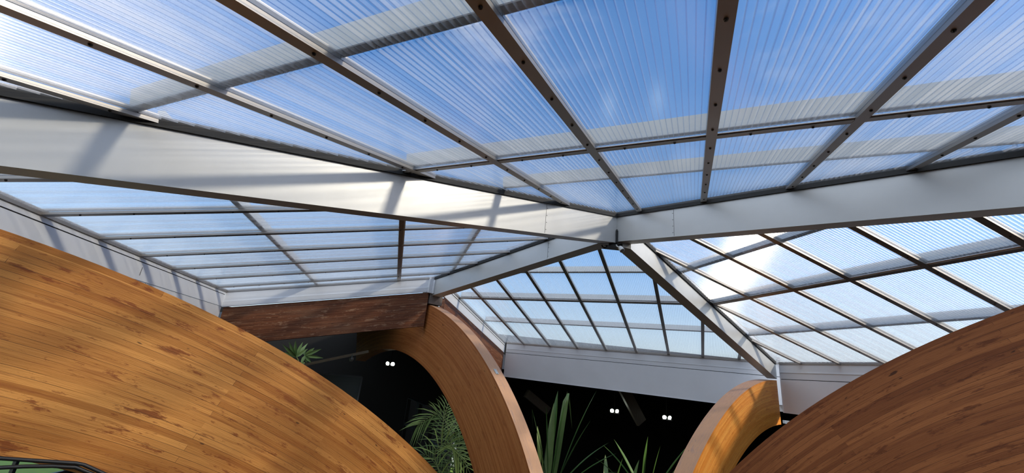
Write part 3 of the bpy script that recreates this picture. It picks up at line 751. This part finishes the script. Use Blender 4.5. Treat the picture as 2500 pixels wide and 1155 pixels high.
# glazed screen seen in the gap behind the honey arch
A=ray(1000,971)*14.6; B=ray(1108,1019)*10.3; A.z=B.z=min(A.z,B.z); d=(B-A); d.z=0; L_=d.length; d.normalize(); nn=Vector((d.y,-d.x,0))
gs=thing('glazed_screen','dark framed glazed screen standing behind the feathery palm','glass screen',A+d*L_/2)
zb=ZF; hz=(A.z-zb)/2
for t,wd in ((0,.03),(.30,.16),(.62,.05),(1,.05)):
    mb=MB(); mb.box((A+d*L_*t)-Vector((0,0,hz)),d*wd,nn*.05,(0,0,hz)); mb.build('screen_post',M['frame'],gs,gs.location)
mb=MB(); mb.prism(A,B,nn*.05,(0,0,.012)); mb.build('screen_head',M['frame'],gs,gs.location)
mb=MB(); mb.prism(A-Vector((0,0,.75)),B-Vector((0,0,.75)),nn*.04,(0,0,.025)); mb.build('screen_rail',M['frame'],gs,gs.location)
mb=MB(); mb.face([A,B,B-Vector((0,0,2*hz)),A-Vector((0,0,2*hz))]); mb.build('screen_glass',M['glass'],gs,gs.location)

# ------------------------------------------------------------------ plants
def leaflet(mb,a,d,n,ln,wd,droop,mi=0):
    """narrow folded leaflet from a along d"""
    d=d.normalized(); s=d.cross(n).normalized()
    prof=[(0,.25),(.3,1),(.65,.8),(1,0.04)]
    prev=None
    for t,w_ in prof:
        c=a+d*ln*t+Vector((0,0,-droop*ln*t*t)); w2=s*wd*w_*.5; e=n*wd*.18*w_
        cur=(c-w2+e,c,c+w2+e)
        if prev:
            mb.face([prev[0],prev[1],cur[1],cur[0]],mi); mb.face([prev[1],prev[2],cur[2],cur[1]],mi)
        prev=cur
def frond(root,base,dirv,ln,arch,nleaf,llen,mat,name='frond'):
    mb=MB(); dirv=dirv.normalized(); pts=[]
    for i in range(13):
        t=i/12; pts.append(base+dirv*ln*t+Vector((0,0,-arch*ln*t*t)))
    mb.tube(pts,[.011*(1-.75*i/12) for i in range(13)],5,1)
    for i in range(nleaf):
        t=.18+.82*i/(nleaf-1); k=min(int(t*12),11); f=t*12-k
        p=pts[k].lerp(pts[k+1],f); tan=(pts[k+1]-pts[k]).normalized()
        side=tan.cross(Vector((0,0,1))).normalized(); upn=side.cross(tan)
        l=llen*(.55+.45*math.sin(math.pi*min(1,.15+t*.85)))
        for sg in (-1,1):
            leaflet(mb,p,side*sg+tan*(.55+.5*t)+upn*.15,upn,l*random.uniform(.9,1.1),.026,.30)
    mb.build(name,[mat,M['stem']],root,root.location)
def blade(root,base,d0,ln,wd,bend,mat,fold=None,name='strap_leaf'):
    mb=MB(); p=Vector(base); d=Vector(d0).normalized(); n_=14; prev=None
    for i in range(n_+1):
        t=i/n_; w_=wd*min(1,.45+2.2*t)*(1-max(0,(t-.55)/.45)**1.6)
        s_=d.cross(Vector((0,0,1)))
        if s_.length<.05: s_=RT.copy()
        s_.normalize(); up_=s_.cross(d); cur=(p-s_*w_/2+up_*w_*.22,p.copy(),p+s_*w_/2+up_*w_*.22)
        if prev:
            mb.face([prev[0],prev[1],cur[1],cur[0]]); mb.face([prev[1],prev[2],cur[2],cur[1]])
        prev=cur
        p=p+d*ln/n_
        if fold and abs(t-fold)<.5/n_: d=(d*.15+Vector((RT.x*.15,RT.y*.15,-1))).normalized()
        else: d=(d+Vector((0,0,-bend/n_))).normalized()
    mb.build(name,mat,root,root.location,smooth=True)
def blade_to(root,bpx,tpx,dist,wd,mat,sag=.0,dd=0,fold=None):
    """strap leaf from base towards tip (both pixels of the photo) at a distance"""
    a=ray(*bpx)*dist; b=ray(*tpx)*(dist+dd); v=b-a; ln=v.length
    d0=(v/ln+Vector((0,0,sag*.5))).normalized()
    blade(root,a,d0,ln*(1+sag*.12),wd,sag,mat,fold)
# areca palm behind the chestnut arch
b0=ray(1116,1225)*9.35
pl=thing('areca_palm','feathery palm with pale drooping fronds beside the chestnut arch foot','palm',Vector((b0.x,b0.y,ZF)))
def frond_px(root,pp,dist,lpx,mat,n=24,dz=0):
    """frond whose midrib passes the given points; leaflets lpx long"""
    P_=[ray(u,v)*(dist+dz*i/(len(pp)-1)) for i,(u,v) in enumerate(pp)]
    pts=[]
    m_=len(P_)-1
    for i in range(m_):        # Catmull-Rom
        p0=P_[max(i-1,0)]; p1=P_[i]; p2=P_[i+1]; p3=P_[min(i+2,m_)]
        for k_ in range(6):
            t=k_/6; pts.append(.5*((2*p1)+(p2-p0)*t+(2*p0-5*p1+4*p2-p3)*t*t+(3*p1-p0-3*p2+p3)*t**3))
    pts.append(P_[-1]); mb=MB(); q_=len(pts)
    mb.tube(pts,[.012*(1-.8*i/q_) for i in range(q_)],5,1)
    ll=lpx/F_PX*dist
    for i in range(n):
        t=.16+.84*i/(n-1); x=t*(q_-1.001); k_=int(x); f=x-k_
        p=pts[k_].lerp(pts[k_+1],f); tan=(pts[k_+1]-pts[k_]).normalized()
        side=tan.cross(FW).normalized()
        l=ll*(.6+.4*math.sin(math.pi*min(1,.1+t*.8)))
        for sg in (-1,1):
            d_=side*sg*(1-.35*t)+tan*(.55+.5*t)+Vector((0,.25*random.uniform(-1,1),0))
            leaflet(mb,p,d_,-FW+Vector((0,0,.4)),l*random.uniform(.88,1.1),.024,.32)
    mb.build('frond',[mat,M['stem']],root,root.location)
for pp,dz,lp,mk in [([(1112,1240),(1062,1120),(1091,1082),(1126,1116),(1165,1190)],-.3,66,'leaf3'),
   ([(1112,1200),(1078,1090),(1084,1020),(1100,968)],.5,58,'leaf'),
   ([(1118,1200),(1098,1060),(1070,1012),(1022,1036)],.2,52,'leaf'),
   ([(1120,1200),(1118,1095),(1134,1030),(1158,1000)],.4,52,'leaf'),
   ([(1122,1200),(1112,1110),(1142,1068),(1180,1062)],.1,60,'leaf'),
   ([(1110,1210),(1075,1150),(1040,1110),(1018,1125)],.3,46,'leaf'),
   ([(1116,1200),(1100,1100),(1112,1040),(1140,985)],.6,48,'leaf')]:
    frond_px(pl,pp,9.3,lp,M[mk],21,dz)
for dx_ in (-.06,.05):
    mb=MB(); mb.tube([Vector((b0.x+dx_*3,b0.y,ZF)),b0+Vector((dx_,0,-.2))],[.05,.03],8); mb.build('palm_cane',M['stem'],pl,pl.location)
# tall strap-leaved plant right of the chestnut arch
bb=ray(1345,1240)*10.2
sp1=thing('strap_leaved_plant','tall plant with long folded strap leaves right of the chestnut arch','plant',Vector((bb.x,bb.y,ZF)))
D=10.2
for bp,tp,wd,m_,sag,fold in [((1330,1190),(1362,955),.17,'leaf2',.05,None),((1345,1190),(1385,955),.19,'leaf2',.02,None),((1335,1190),(1352,985),.16,'leaf',.05,None),
  ((1338,1180),(1330,900),.05,'leaf2',.0,.55),((1325,1170),(1318,1060),.10,'leaf3',.1,None),((1318,1130),(1312,1040),.09,'leaf3',0,None),((1350,1190),(1398,880),.15,'leaf',.0,.62),
  ((1350,1200),(1440,1030),.09,'leaf2',.3,None),((1350,1210),(1480,1085),.08,'leaf2',.5,None),((1355,1215),(1500,1110),.10,'leaf2',.4,None),((1355,1215),(1500,1155),.08,'leaf2',.6,None),((1355,1200),(1450,965),.07,'leaf2',.5,None),((1340,1200),(1288,955),.05,'leaf2',.2,.75)]:
    blade_to(sp1,bp,tp,D,wd,M[m_],sag,random.uniform(-.3,.3),fold)
mb=MB(); mb.tube([Vector((bb.x,bb.y,ZF)),bb+Vector((0,0,.3))],[.09,.06],9); mb.build('plant_stem',M['stem'],sp1,sp1.location)
bb=ray(1580,1290)*10.6
sp2=thing('strap_leaved_plant','lower clump of dark strap leaves left of the amber arch','plant',Vector((bb.x,bb.y,ZF)))
for bp,tp,wd,m_,sag in [((1570,1200),(1582,1065),.13,'leaf2',0),((1585,1200),(1612,1090),.06,'leaf2',.1),((1560,1190),(1500,1075),.09,'leaf2',.2),((1600,1200),(1678,1090),.09,'leaf2',.1),((1600,1210),(1690,1110),.08,'leaf2',.3),((1555,1190),(1475,1090),.07,'leaf2',.4),
   ((1480,1200),(1478,1110),.10,'leaf',.0),((1545,1200),(1560,1125),.12,'leaf',.3),((1535,1200),(1455,1120),.07,'leaf2',.4),((1500,1200),(1520,1120),.07,'leaf2',.2),((1590,1205),(1640,1150),.08,'leaf2',.5)]:
    blade_to(sp2,bp,tp,10.6,wd,M[m_],sag,random.uniform(-.3,.3))
mb=MB(); mb.tube([Vector((bb.x,bb.y,ZF)),bb+Vector((0,0,.9))],[.09,.07],9); mb.build('plant_stem',M['stem'],sp2,sp2.location)
# bamboo palm tip above the honey arch
bb=ray(735,900)*7.9
bp_=thing('bamboo_palm','bamboo palm tip poking up behind the honey arch under the dark timber','palm',Vector((bb.x,bb.y,ZF)))
mb=MB()
for (ax_,ay_),(lst) in (((722,872),[(690,838),(700,845),(706,832),(722,829),(740,833),(752,836),(695,858),(752,850)]),((745,868),[(735,888),(750,886),(768,848),(760,884),(785,850),(790,872),(742,846)]),((732,890),[(722,876),(745,884),(735,905)])):
    a_=ray(ax_,ay_)*7.8
    for (u,v) in lst:
        b_=ray(u,v)*(7.8+random.uniform(-.12,.12)); leaflet(mb,a_,b_-a_,-FW,(b_-a_).length,.055,.05)
mb.build('leaf_cluster',M['leaf'],bp_,bp_.location)
mb=MB(); mb.tube([Vector((bb.x,bb.y,ZF)),ray(735,915)*7.85,ray(728,880)*7.82,ray(722,868)*7.8],[.03,.02,.012,.008],7); mb.build('palm_cane',M['stem'],bp_,bp_.location)

# ------------------------------------------------------------------ small things on the arches
def find(qf,u,v,r,k):
    best=None
    for i in range(0,2000):
        t=R(5+107*i/2000); p=proj(qf(r,t,k))
        if p:
            e=(p[0]-u)**2+(p[1]-v)**2
            if best is None or e<best[0]: best=(e,t)
    return best[1]
t=find(q3,1216,906,5.321,.5); c=q3(5.327,t,.45); tx=(q3(5.327,t+.01,.45)-c).normalized(); ty=(q3(5.327,t,1)-q3(5.327,t,0)).normalized(); tz=tx.cross(ty)
tg=thing('tag_plate','small metal tag plate nailed to the chestnut arch edge','tag',c)
mb=MB(); mb.box(c,tx*.055,ty*.028,tz*.004); mb.build('plate',M['tag'],tg,c)
for s_ in (-1,1):
    mb=MB(); mb.disc(c+tx*.045*s_+tz*(.004 if tz.dot(-c)>0 else -.004),tz if tz.dot(-c)>0 else -tz,.005,.003,8); mb.build('nail',M['screw'],tg,c)
t=find(qNR,1917,1032,5.994,0); c=qNR(5.998,t,.05)
cl=thing('cable_clip','small white cable clip on the upper edge of the brown arch','clip',c)
mb=MB(); mb.box(c+Vector((0,0,.008)),(.022,0,0),(0,.014,0),(0,0,.012)); mb.build('clip_body',M['white'],cl,c)
mb=MB(); mb.tube([c+Vector((.0,0,.01)),c+Vector((.012,-.01,-.03)),c+Vector((.02,-.012,-.05))],.004,6); mb.build('clip_tail',M['white'],cl,c)
# two black cables along the lower edge of the honey arch
hdN,nfN=bdir('H1')
def onface(u,v,off): 
    r=ray(u,v); Q=P0+nfN*off; return r*((Q.dot(nfN))/(r.dot(nfN)))
for lab,pp in (('black cable slung under the honey arch, upper of two',[(-60,1110),(0,1119),(60,1123),(120,1127),(185,1131),(205,1135),(250,1155),(300,1185)]),('black cable slung under the honey arch, lower of two',[(-60,1144),(0,1142),(60,1139),(130,1138),(185,1141),(225,1157),(270,1185)])):
    mb=MB(); P_=[onface(u,v,-.150) for u,v in pp]; mb.tube(P_,.0085,8); o=mb.build('cable',M['cable'],None,P_[0],smooth=True); tag(o,lab,'cable','cables under the honey arch')
